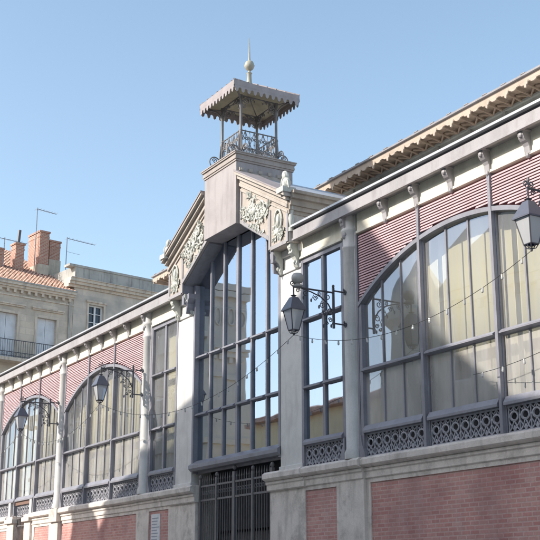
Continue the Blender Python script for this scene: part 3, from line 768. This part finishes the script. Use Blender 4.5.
mb.build('canopy_lining', M['under'], bel)
mb = MB()
fr_ = [(XC + x, y) for x, y in pp]; order = [0, 2, 3, 1]
for i in range(4):
    A = fr_[order[i]]; B = fr_[order[(i + 1) % 4]]; mb.tube([(*A, 13.24), (*B, 13.24)], .018, 5)
    Av, Bv = Vector(A), Vector(B); L = (Bv - Av).length; u = (Bv - Av) / L
    for P0_, dr in ((Av, u), (Bv, -u)):
        f = lambda s, z: (P0_.x + dr.x * s, P0_.y + dr.y * s, z)
        mb.tube([f(.34 * (1 - cos(t)), 12.95 + .28 * sin(t)) for t in [i2 * pi / 16 for i2 in range(9)]], .02, 5)
        mb.tube([f(s, z) for s, z in scroll(.16, 13.14, .09, pi, 1)], .013, 4)
        mb.tube([f(s, z) for s, z in scroll(.30, 13.18, .055, 0, 1)], .010, 4)
        mb.tube([f(s, z) for s, z in scroll(.09, 12.98, .06, 1, -1)], .010, 4)
        for q in range(4): mb.ell(f(.08 + .1 * q, 13.2 - .05 * (q % 2)), .02, .02, .035, 6, 4)
    cpt = cn[{0: 0, 2: 1, 3: 2, 1: 3}[order[i]]]
    mb.tube([(*A, 13.20), (cpt[0], cpt[1], 13.30)], .014, 5)
    mb.tube([(*A, 13.24), (XC, YC, 13.48)], .014, 5)
    mid = (Vector(A) + Vector(cpt)) / 2
    dcp = (Vector(cpt) - Vector(A)).normalized()
    mb.tube([(A[0] + dcp.x * s, A[1] + dcp.y * s, z) for s, z in [(0, 12.9), (.05, 13.05), (.14, 13.16), (.28, 13.22), (.4, 13.26)]], .02, 5)
mb.build('canopy_brackets', M['post'], bel)
mb = MB(); mb.lathe([(.12, 13.74), (.10, 13.80), (.07, 13.86), (.055, 14.12), (.075, 14.15), (.04, 14.18), (.03, 14.22), (.10, 14.27), (.135, 14.36), (.10, 14.46), (.03, 14.51), (.022, 14.6), (.016, 14.85), (.008, 15.10), (.003, 15.15)], XC, YC, 12)
mb.build('finial', stained('finial_zinc', (.38, .36, .29), (.25, .24, .2), .6, .4, 6, .2), bel, smooth=True)

# ---------------- upper roof with wooden lambrequin
UL, UR, UY, UZ = -34.0, -11.4, 3.0, 11.82
mb = MB(); mb.box(UL, UR, UY, UY + .03, UZ - .11, UZ); scal(mb, (UL, UY), (UR, UY), UZ - .108, .07, .30, .03)
for k in range(38):
    x = UL + .3 + .6 * k
    mb.prism([(x - .09, UZ - .10), (x - .07, UZ - .17), (x - .035, UZ - .19), (x - .03, UZ - .235), (x, UZ - .26), (x + .03, UZ - .235), (x + .035, UZ - .19), (x + .07, UZ - .17), (x + .09, UZ - .10)], UY - .012, UY + .018)
mb.box(UL, UL + .03, UY + .03, UY + .6, UZ - .2, UZ)
lamb = mb.build('lambrequin', M['tan'], hall)
mb = MB(); mb.box(UL - .03, UR + .03, UY - .06, UY + .06, UZ + .003, UZ + .045)
for k in range(38):
    x = UL + .3 + .6 * k; mb.box(x - .07, x + .07, UY - .07, UY + .02, UZ + .045, UZ + .065)
mb.add([(UL - .03, UY, UZ + .04), (UR + .03, UY, UZ + .04), (UR + .03, 9, UZ + 1.6), (UL - .03, 9, UZ + 1.6), (UR + .03, 15, UZ), (UL - .03, 15, UZ)], [(0, 1, 2, 3), (3, 2, 4, 5)])
mb.build('nave_roof', stained('roof_zinc_dark', (.26, .25, .26), (.16, .14, .13), .6, .4, 3, .2), hall)
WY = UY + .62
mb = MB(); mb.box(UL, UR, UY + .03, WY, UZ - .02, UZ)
mb.box(UL + .1, UR - .1, WY - .02, WY + .04, 11.73, UZ - .02)  # dark band painted on the wall top for the overhang's shade
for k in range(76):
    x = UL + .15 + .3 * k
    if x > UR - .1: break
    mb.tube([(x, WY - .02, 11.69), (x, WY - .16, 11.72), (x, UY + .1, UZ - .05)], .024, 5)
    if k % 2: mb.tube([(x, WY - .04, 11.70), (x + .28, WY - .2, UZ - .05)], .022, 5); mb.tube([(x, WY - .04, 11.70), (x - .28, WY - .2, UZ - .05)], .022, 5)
mb.build('eave_rafters_and_shade_band', M['wood_and_shade'], hall)
mb = MB(); mb.box(UL + .2, UR - .2, WY + .03, WY + .12, 9.9, UZ + .1); mb.box(UL + .2, UR - .2, WY - .04, WY + .03, 11.665, 11.715)
for k in range(19):
    x = UL + .6 + 1.17 * k; mb.box(x - .04, x + .04, WY - .02, WY + .03, 9.9, 11.66)
mb.build('clerestory', M['cler'], hall)
# envelope
mb = MB(); mb.box(XL, XR, 14.9, 15.1, 0, 11.5); mb.box(XL - .1, XL + .0, .5, 15, 0, 10); mb.box(XR, XR + .1, .5, 15, 0, 10)
mb.box(UL + .05, UL + .2, UY + .75, 15, 9.9, UZ + .3); mb.box(UR - .2, UR - .05, UY + .75, 15, 9.9, UZ + .6)
for a, b in ((XL, UL), (UR, XR)): mb.box(a, b, 3.6, 15, 9.92, 10.02)
mb.build('envelope', M['stone'], hall)
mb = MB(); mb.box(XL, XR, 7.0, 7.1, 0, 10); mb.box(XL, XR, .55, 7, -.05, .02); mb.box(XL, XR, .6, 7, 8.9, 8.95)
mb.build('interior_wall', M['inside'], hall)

# ------------------------------------------------------------------ curtains
def curtain(cx, gaps, label, seed, lw_=(.34, .55), depth=.36, fold=1.0, half=HW, top=8.0):
    R_ = random.Random(seed); mb = MB(); x = cx - half - (.9 if half == HW else .5)
    while x < cx + half - .05:
        w = R_.uniform(*lw_); x2 = min(x + w, cx + half - .05); n = max(4, int(w / .035)); ph = R_.uniform(0, 6)
        zt = top; zb = 4.5; yo = R_.uniform(-.04, .04)
        vs = []
        for i in range(n + 1):
            xx = x + (x2 - x) * i / n; y = depth + yo + fold * (.022 * sin(xx * 48 + ph) + .01 * sin(xx * 21))
            vs += [(xx, y, zb), (xx + .01 * sin(xx * 9), y, zt)]
        mb.add(vs, [(2 * i, 2 * i + 2, 2 * i + 3, 2 * i + 1) for i in range(n)])
        x = x2 + (R_.uniform(.06, .16) if R_.random() < gaps else .01)
    o = mb.build('curtain', M['curtain'], None, smooth=True); md = o.modifiers.new('thick', 'SOLIDIFY'); md.thickness = .004
    tag(o, label, 'curtain', 'curtains behind the street windows')
    return o
curtain(bays[0], .12, 'pale yellow curtain behind the large arched window nearest the camera, at the right', 1, (.9, 1.6), fold=.14)
curtain(-26.49, .2, 'plain cream curtain behind the narrow window left of the central window', 6, (.5, .8), fold=.5, half=.8, top=8.3)
curtain(bays[1], .9, 'striped yellow curtain behind the arched window just left of the central pavilion', 2)
curtain(bays[2], .9, 'striped yellow curtain behind the arched window above the small side door', 3)
curtain(bays[3], .9, 'yellow curtain behind the arched window farthest to the left', 4)

# ------------------------------------------------------------------ wall lanterns
def make_lantern():
    root = empty('wall_lantern', (0, 0, 0), local=True)     # origin at the wall, arm runs to -Y
    T = 1.20
    mb = MB()
    mb.box(-.02, .02, -.30, -.26, -.72, .10)            # upright standing off the wall
    for z in (.04, -.62):
        mb.tube([(0, 0, z), (0, -.28, z)], .018, 6); mb.tube([(0, .01, z), (0, -.02, z)], .05, 8)
        mb.ell((0, -.03, z + .05), .02, .02, .03, 6, 4)
    mb.tube([(0, -.28, 0), (0, -T, 0)], .02, 6); mb.ell((0, -.28, .13), .03, .03, .04)
    mb.tube([(0, -.28, -.60), (0, -.30, -.42), (0, -.40, -.25), (0, -.58, -.12), (0, -.80, -.05), (0, -1.0, -.01)], .014, 6)
    for cy, cz, r, a0, d in ((-.42, -.10, .075, 1.6, 1), (-.36, -.40, .08, 0, 1), (-.36, -.56, .05, 3, -1), (-.55, -.28, .065, 1, -1), (-.70, -.17, .055, 0, 1), (-.93, -.09, .07, 1.5, -1), (-1.10, -.06, .05, 0, 1), (-.60, -.06, .045, 2, 1), (-.50, -.42, .045, 2, 1), (-.44, -.62, .04, 0, -1)):
        mb.tube([(0, y, z) for y, z in scroll(cy, cz, r, a0, d, 1.4, 16)], .0095, 5)
    for y, z in ((-.62, -.33), (-.47, -.52), (-.80, -.22), (-.98, -.19), (-.34, -.68), (-.52, -.70)):
        mb.ell((0, y, z), .012, .022, .04, 6, 4); mb.tube([(0, y, z), (0, y + .06, z + .12)], .007, 4)
    mb.tube([(0, -T, .02), (0, -T, -.14)], .016, 6)
    mb.build('bracket', M['iron'], root)
    # lantern: four sided, tapering down
    z0, z1, z2, z3 = -.92, -.86, -.46, -.26    # bottom, glass bottom, eave, roof top
    a, b, c = .075, .15, .085
    cy = -T
    f = MB()
    def ring(hs, z): return [(-hs, cy - hs, z), (hs, cy - hs, z), (hs, cy + hs, z), (-hs, cy + hs, z)]
    B0, B1 = ring(a, z1), ring(b, z2)
    for i in range(4):
        f.tube([B0[i], B1[i]], .011, 5); f.tube([B0[i], B0[(i + 1) % 4]], .010, 5); f.tube([B1[i], B1[(i + 1) % 4]], .014, 5)
        m0 = [(B0[i][k] + B0[(i + 1) % 4][k]) / 2 for k in range(3)]
        f.tube([B0[i], (B0[i][0] * .6, cy + (B0[i][1] - cy) * .6, z0 + .0), (0, cy, z0 - .01)], .008, 5)
        f.tube([m0, ((m0[0]) * .8, cy + (m0[1] - cy) * .8, z0 + .01), (0, cy, z0)], .006, 4)
    f.ell((0, cy, z0 - .02), .02, .02, .03)
    fr = f.build('lantern_frame', M['iron'], root)
    gmb = MB()
    for i in range(4):
        j = (i + 1) % 4; gmb.add([B0[i], B0[j], B1[j], B1[i]], [(0, 1, 2, 3)])
    gmb.away = (0, cy, (z1 + z2) / 2); gmb.build('pane', M['lampglass'], fr)
    r = MB(); E_, C_ = ring(b + .03, z2), ring(c, z3); E2 = ring(b + .03, z2 - .02); D_ = ring(c * .75, z3 + .045)
    r.add(E2 + E_ + C_ + D_, [(3, 2, 1, 0)] + [(k * 4 + i, k * 4 + (i + 1) % 4, (k + 1) * 4 + (i + 1) % 4, (k + 1) * 4 + i) for k in range(3) for i in range(4)] + [(12, 13, 14, 15)])
    r.build('lantern_roof', simple('lantern_paint', (.13, .135, .17), .35, .2), root)
    q = MB(); q.lathe([(.05, z3 + .045), (.035, z3 + .07), (.06, z3 + .085), (.02, z3 + .10), (.014, z3 + .14)], 0, cy, 10); q.build('chimney_cap', M['iron'], root, smooth=True)
    q = MB()
    for sg in (-1, 1): q.tube([(0, cy + .02 + y, z) for y, z in scroll(sg * .05, .07, .05, -pi / 2, sg, 1.1, 12)], .012, 5)
    q.ell((0, cy + .02, .13), .025, .025, .04); q.tube([(0, cy + .02, 0), (0, cy + .02, .13)], .012, 6); q.build('finial', M['gateiron'], root)
    return root
proto = make_lantern()
LZ = 7.21
spots = [(-17.86, 'black iron lantern on the scrolled bracket right of the central window'),
         (-27.55, 'black iron lantern on the bracket just left of the central pavilion'),
         (-33.98, 'small far black iron lantern in front of the arched window above the side door'),
         (-11.38, 'black iron lantern cut by the right edge of the picture')]
for i, (x, lb) in enumerate(spots):
    o = proto if i == 0 else copy_tree(proto)
    o.location = (x, -.14 if i else -.14, LZ); tag(o, lb, 'wall lantern', 'iron lanterns on brackets along the facade')

q = MB(); q.lathe([(.05, .07), (.09, .085), (.118, .13), (.122, .17), (.118, .21), (.09, .26), (.03, .28)], .03, -1.13, 16); q.lathe([(.02, -.02), (.10, .0), (.105, .03), (.05, .05), (.04, .08)], .03, -1.13, 14)
q.build('globe', M['globe'], proto, smooth=True)
# ------------------------------------------------------------------ string lights
def string(A, B, sag, nb, label, sd):
    A = Vector(A); B = Vector(B); pts = []
    for i in range(41):
        t = i / 40; p = A.lerp(B, t); p.z -= sag * 4 * t * (1 - t); pts.append(p)
    root = MB().tube(pts, .005, 5).build('string_light', M['cable'])
    tag(root, label, 'string light', 'bulb strings hung between the lanterns')
    R_ = random.Random(sd)
    for k in range(nb):
        t = (k + .5) / nb; p = A.lerp(B, t); p.z -= sag * 4 * t * (1 - t)
        mb = MB(); mb.lathe([(.012, -.0), (.016, -.01), (.016, -.035), (.018, -.045), (.021, -.062), (.015, -.08), (.004, -.086)], 0, 0, 8)
        o = mb.build('bulb', M['bulb'], root, smooth=True); o.location = p; o.rotation_euler = (R_.uniform(-.2, .2), R_.uniform(-.2, .2), 0)
LB = LZ - .95; LY = -.14 - 1.20
string((-17.86, LY, LB), (-27.55, LY, LB), .80, 24, 'string of bulbs sagging in front of the central window between two lanterns', 1)
string((-27.55, LY, LB), (-33.98, LY, LB), .62, 16, 'string of bulbs across the arched window left of the pavilion', 2)
string((-33.98, LY, LB), (-40.4, LY, LB), .62, 16, 'string of bulbs at the far left of the facade', 3)
string((-11.38, LY, LB), (-17.86, LY, LB + .0), .55, 15, 'string of bulbs across the large arched window at the right', 4)
string((-8.5, LY, 5.6), (-14.2, -.1, 5.02), .25, 9, 'lower string of bulbs tied to the window mullion near the right edge', 5)

# poster
p = MB(); p.box(-26.98, -26.45, -.03, -.016, 2.55, 3.42); po = p.build('poster', M['paper']); tag(po, 'white paper notice fixed to the small brick panel left of the gate', 'notice')
p = MB()
for k in range(9): p.box(-26.93, -26.93 + random.uniform(.3, .44), -.034, -.031, 3.30 - k * .075, 3.325 - k * .075)
p.build('printed_block', M['paperink'], po)

# ------------------------------------------------------------------ houses behind (local frame: +x towards the viewer, y along the facade, z up)
HR = radians(8.67); HP = (-58.12, 9.17, 0)
# house with shutters
h1 = empty('shuttered_house', HP, HR, local=True)
tag(h1, 'grey stone house with closed white shutters, iron balcony and red tile roof', 'house')
holes = []
for u in (-4.55, -2.2, -7.0, -9.4):
    holes += [(u, u + 1.18, 13.3, 15.80), (u, u + 1.18, 9.2, 11.7), (u, u + 1.18, 5.2, 7.7), (u, u + 1.18, 1, 3.6)]
mb = MB(); gridwall(mb, -10.6, -.05, 0, 17.2, holes, -.45, 0, 'x'); mb.box(-9, -.46, -10.6, -.05, 0, 17.2); mb.build('wall', M['housestone'], h1)
for k, (a, b, z0, z1) in enumerate(holes):
    s_ = MB(); s_.box(-.24, -.20, a, (a + b) / 2 - .01, z0, z1); s_.box(-.24, -.20, (a + b) / 2 + .01, b, z0, z1)
    for i in range(7):
        for c in (a + .08, (a + b) / 2 + .08): s_.box(-.2, -.195, c - .0 + i * .065, c + .035 + i * .065, z0 + .1, z1 - .1)
    s_.build('shutters', M['shutter'], h1)
    t_ = MB(); t_.box(0, .03, a - .14, a, z0, z1 + .14); t_.box(0, .03, b, b + .14, z0, z1 + .14); t_.box(0, .03, a, b, z1, z1 + .14)
    if z0 > 8: t_.box(0, .10, a - .35, b + .35, z1 + .38, z1 + .46); t_.box(0, .16, a - .4, b + .4, z1 + .46, z1 + .54)
    t_.build('window_surround', M['housetrim'], h1)
mb = MB()
for z0, z1, o in ((16.75, 16.83, .06), (17.10, 17.20, .18), (17.20, 17.32, .28), (17.32, 17.46, .38)): mb.box(-.4, o, -10.6, -.05, z0, z1)
for k in range(25):
    y = -10.4 + k * .42; mb.box(0, .16, y - .07, y + .07, 16.94, 17.10)
mb.build('cornice', M['housetrim'], h1)
mb = MB(); mb.box(.0, .42, -10.6, -.03, 17.46, 17.54); mb.build('gutter', M['trimgrey'], h1)
mb = MB(); mb.box(-.1, .75, -10.6, -2.9, 13.08, 13.26); mb.box(-.1, .75, -2.9, -.35, 13.08, 13.26); mb.build('balcony', M['housetrim'], h1)
mb = MB()
for a, b in ((-10.5, -.4),):
    for z in (13.34, 13.55, 14.2): mb.tube([(.7, a, z), (.7, b, z)], .022, 5)
    n = int((b - a) / .13)
    for k in range(n + 1):
        y = a + (b - a) * k / n; mb.tube([(.7, y, 13.26), (.7, y, 14.2)], .012, 4)
        if k % 2 == 0: mb.tube([(.7, y + .05 * cos(t), 13.44 + .08 * sin(t)) for t in [2 * pi * j / 8 for j in range(9)]], .01, 4, cap=False)
    mb.tube([(0, b, 14.2), (.7, b, 14.2)], .022, 5)
mb.build('balcony_railing', M['iron'], h1)
# tile roof
mb = MB()
def rz(x): return 17.50 + (.35 - x) * .50
y = -10.6; k = 0
while y < -.2:
    pts = []
    for i in range(30):
        x = .42 - i * .30
        for a in range(5):
            t = a / 4 * pi; pts.append((x, y + .09 - .09 * cos(t), rz(x) + .065 * sin(t) + (.03 if a in (1, 2, 3) else 0)))
        x2 = x - .31
        for a in range(5):
            t = a / 4 * pi; pts.append((x2, y + .09 - .075 * cos(t), rz(x2) + .05 * sin(t) + (.01 if a in (1, 2, 3) else 0)))
    fs = [(q * 5 + a, q * 5 + a + 1, (q + 1) * 5 + a + 1, (q + 1) * 5 + a) for q in range(0, 60, 2) for a in range(4)]
    mb.add(pts, fs); y += .2; k += 1
mb.add([(.4, -10.6, rz(.4) - .01), (.4, -.1, rz(.4) - .01), (-8.6, -.1, rz(-8.6) - .01), (-8.6, -10.6, rz(-8.6) - .01)], [(0, 1, 2, 3)])
rf = mb.build('roof', M['tile'], h1)
def chimney(x0, x1, y0, y1, z0, z1, stone=0, cap=True, flue=0, pots=0):
    mb = MB(); mb.box(x0, x1, y0, y1, z0 + stone, z1)
    if cap: mb.box(x0 - .05, x1 + .05, y0 - .05, y1 + .05, z1, z1 + .10); mb.box(x0 - .02, x1 + .02, y0 - .02, y1 + .02, z1 - .30, z1 - .22)
    c = mb.build('chimney', M['chbrick'], rf)
    if stone: MB().box(x0 - .04, x1 + .04, y0 - .04, y1 + .04, z0, z0 + stone).build('chimney_base', M['chstone'], h1)
    if flue: MB().tube([((x0 + x1) / 2, (y0 + y1) / 2, z1), ((x0 + x1) / 2 + .03, (y0 + y1) / 2 + .04, z1 + flue)], .10, 8).build('flue', M['iron'], h1)
    return c
chimney(-4.2, -2.8, -.88, -.28, 18.4, 21.65, 1.3)
chimney(-4.6, -3.4, .10, .80, 18.4, 21.4, 1.9, flue=0)
chimney(-3.5, -2.9, -2.32, -1.78, 18.4, 20.65, .6, flue=.95)
chimney(-3.5, -2.9, -3.60, -3.05, 18.4, 20.15, .3)
mb = MB(); mb.prism([(-2.9, 18.5), (1.0, 18.5), (1.0, 19.4), (-.9, 19.95), (-2.2, 19.75), (-2.9, 19.5)], -5.2, -4.7, 'x'); mb.build('party_wall', M['chstone'], h1)

# taller attic house to the right
h2 = empty('attic_house', (HP[0] + .0, HP[1], 0), HR, local=True)
tag(h2, 'plain weathered stone house with long parapet and one small white framed window', 'house')
holes = [(.95, 1.9, 15.55, 17.02), (4.6, 5.55, 15.55, 17.02), (8.2, 9.1, 15.55, 17.02), (.95, 1.9, 11, 13.2), (4.6, 5.55, 11, 13.2), (.95, 1.9, 7, 9.2)]
mb = MB(); gridwall(mb, -.03, 18, 0, 18.0, holes, -.45, 0, 'x'); mb.box(-9, -.46, -.03, 18, 0, 18.0); mb.build('wall', M['housestone2'], h2)
mb = MB(); mb.box(-.4, .05, -.05, 18, 18.35, 19.05); mb.box(-.5, .10, -.45, 18, 19.05, 19.18); mb.box(-9, -.4, -.05, .25, 18.3, 19.1)
for k in range(13): mb.box(.05, .07, .9 + k * 1.4, 1.0 + k * 1.4, 18.4, 19.02)
mb.build('parapet', M['trimgrey'], h2)
mb = MB()
for z0, z1, o in ((17.85, 18.0, .1), (18.0, 18.16, .26), (18.16, 18.32, .36), (18.32, 18.36, .42)): mb.box(-.45, o, -.45, 18, z0, z1)
mb.build('cornice', M['housetrim'], h2)
for a, b, z0, z1 in holes:
    f = MB(); f.box(-.22, -.14, a, a + .08, z0, z1); f.box(-.22, -.14, b - .08, b, z0, z1); f.box(-.22, -.14, a + .08, b - .08, z1 - .08, z1); f.box(-.22, -.14, a + .08, b - .08, z0, z0 + .1)
    f.box(-.20, -.12, (a + b) / 2 - .05, (a + b) / 2 + .05, z0 + .1, z1 - .08)
    for q in (1, 2): f.box(-.2, -.15, a + .08, b - .08, z0 + (z1 - z0) * q / 3 - .02, z0 + (z1 - z0) * q / 3 + .02)
    w_ = f.build('window', M['wframe'], h2); pb = MB().box(-.24, -.225, a, b, z0, z1); pb.closed = True; pb.build('pane', M['wglass'], w_)
    t_ = MB(); t_.box(0, .05, a - .12, a, z0, z1 + .12); t_.box(0, .05, b, b + .12, z0, z1 + .12); t_.box(0, .05, a, b, z1, z1 + .12); t_.box(0, .12, a - .2, b + .2, z1 + .12, z1 + .22); t_.box(0, .14, a - .15, b + .15, z0 - .1, z0)
    t_.build('window_surround', M['housetrim'], h2)
mb = MB(); mb.tube([(.06, -.28, 0), (.06, -.28, 17.1)], .06, 8); mb.build('drainpipe', M['trimgrey'], h2)

# antennas
def antenna(u, z0, z1, arm, dirs, label, x=-3.0):
    c, s_ = cos(HR), sin(HR)
    r = empty('antenna', (HP[0] + x * c - u * s_, HP[1] + x * s_ + u * c, z0), HR, local=True)
    H = z1 - z0
    MB().tube([(0, 0, 0), (0, 0, H)], .028, 6).build('mast', M['antenna'], r)
    mb = MB(); a0, a1 = arm; mb.tube([(0, a0, H - .08), (0, a1, H - .14)], .020, 5)
    for k in range(8):
        y = a0 + (a1 - a0) * k / 7; l = .28 - .015 * k
        mb.tube([(-l, y, H - .1), (l, y, H - .1)], .010, 4)
    for w in dirs: mb.tube([(0, 0, H - w), (0, .9, H - w - .04)], .010, 4)
    mb.build('aerial', M['antenna'], r)
    tag(r, label, 'antenna', 'television aerials on the house roofs')
antenna(-1.05, 18.5, 23.15, (-.05, 1.25), [], 'tallest thin aerial rising just left of the big brick chimney')
antenna(1.0, 18.5, 21.75, (0, 1.9), [.9], 'thin aerial to the right of the brick chimneys above the parapet')
antenna(-3.0, 18.5, 20.95, (-1.2, 1.4), [], 'low thin aerial at the left edge behind the small chimney')

# ------------------------------------------------------------------ across the street (seen in the window reflections, and it throws the shade)
OY = -16.0
a = empty('corner_building', (-25, OY, 0))
tag(a, 'tall stone building across the street with stepped roofline, mirrored in the windows', 'building')
prof = [(-35.6, 0), (-35.6, 13.15), (-34.0, 14.35), (-29.8, 16.35), (-24.5, 17.75), (-23.3, 18.65), (-22.2, 19.65), (-20.7, 17.95), (-19.75, 16.45), (-17.8, 14.95), (-16.5, 14.65), (6, 14.65), (6, 0)]
mb = MB(); mb.prism(prof, OY, OY - 10); mb.build('wall', M['greyhouse'], a)
mb = MB()
for z in (4.5, 8.4): mb.box(-35.7, 6.1, OY, OY + .22, z, z + .28)
mb.box(-35.9, 6.2, OY, OY + .3, 12.4, 12.75); mb.box(-35.9, 6.2, OY, OY + .4, 12.75, 12.9)
for k in range(60): mb.box(-35.6 + k * .7, -35.4 + k * .7, OY, OY + .25, 12.1, 12.4)
mb.build('cornice', M['greyhouse'], a)
for k in range(17):
    x = -34.2 + k * 2.4
    for z in (1, 5.4, 9.5):
        f = MB(); f.box(x, x + 1.1, OY - .0, OY + .03, z, z + 2.4); w_ = f.build('window', M['wframe'], a)
        pb = MB().box(x + .1, x + 1.0, OY + .03, OY + .04, z + .1, z + 2.3); pb.closed = True; pb.build('pane', M['wglass'], w_)
mb = MB(); n = 8
mb.lathe([(.3, 6.0), (.9, 7.0), (1.3, 7.6), (1.3, 8.0), (1.15, 8.05), (1.15, 11.8), (1.45, 12.1), (1.5, 12.4), (1.2, 12.6), (1.0, 13.6), (.5, 14.4), (.15, 14.9), (.05, 15.6)], -36.0, OY + .3, 8)
mb.build('turret', M['greyhouse'], a)
b = empty('cream_house', (-44, OY, 0)); tag(b, 'low cream rendered house with tile roof across the street, mirrored in the windows', 'house')
mb = MB(); mb.box(-50.8, -37.6, OY, OY - 9, 0, 9.6); mb.build('wall', M['creamhouse'], b)
mb = MB(); mb.prism([(OY + .5, 9.5), (OY + .5, 9.7), (OY - 4.5, 11.2), (OY - 9.4, 9.7), (OY - 9.4, 9.5)], -51, -37.5, 'x'); mb.build('roof', M['tile'], b)
for k in range(5):
    x = -49.8 + k * 2.5
    for z in (1, 5.4):
        w_ = MB().box(x, x + 1.2, OY, OY + .05, z, z + 2.4).build('shutters', M['shutter'], b)
c = empty('tall_pale_building', (-60, OY, 0)); tag(c, 'tall pale stone building with carved parapet across the street, mirrored in the central window', 'building')
mb = MB(); mb.box(-84, -55.2, OY, OY - 2.5, 0, 18.0); mb.build('wall', M['greyhouse'], c)
mb = MB(); mb.box(-84, -55.1, OY, OY + .4, 13.6, 14.0); mb.box(-84, -54.9, OY, OY + .8, 14.0, 14.3); mb.box(-84, -54.9, OY - 2.6, OY + .5, 18.0, 18.4); mb.box(-84, -55.0, OY, OY + .35, 15.2, 15.5)
for z in (4.6, 9.2): mb.box(-84, -55.1, OY, OY + .25, z, z + .3)
for k in range(30):
    x = -84.0 + k * .97
    mb.tube([(x + .3 * cos(t), OY + .1, 16.8 + .3 * sin(t)) for t in [2 * pi * j / 10 for j in range(11)]], .06, 5, cap=False); mb.box(x - .1, x + .1, OY, OY + .6, 13.3, 13.6)
mb.build('cornice', M['greyhouse'], c)
for k in range(12):
    x = -83.6 + k * 2.4
    for z in (1, 5.6, 10.2):
        w_ = MB().box(x, x + 1.2, OY, OY + .03, z, z + 2.5).build('window', M['wframe'], c)
        pb = MB().box(x + .1, x + 1.1, OY + .03, OY + .04, z + .1, z + 2.4); pb.closed = True; pb.build('pane', M['wglass'], w_)
mb = MB()
for z0, z1, o in ((4.5, 4.8, .15), (9.3, 9.6, .15), (14.3, 14.6, .25), (14.6, 14.75, .4), (17.6, 17.95, .3)): mb.box(-55.2, -55.2 + o, OY - 2.5, OY + .02, z0, z1)
for k in range(5): mb.box(-55.2, -55.0, OY - 2.3 + k * .5, OY - 2.1 + k * .5, 14.0, 14.3)
for k in range(4): mb.tube([(-55.15, OY - 2.15 + k * .62 + .22 * cos(t), 16.5 + .5 * sin(t)) for t in [2 * pi * j / 12 for j in range(13)]], .06, 5, cap=False)
for z in (5.6, 10.4): mb.box(-55.2, -55.08, OY - 2.0, OY - .5, z + 2.6, z + 2.85)
mb.build('side_moulding', M['greyhouse'], c)
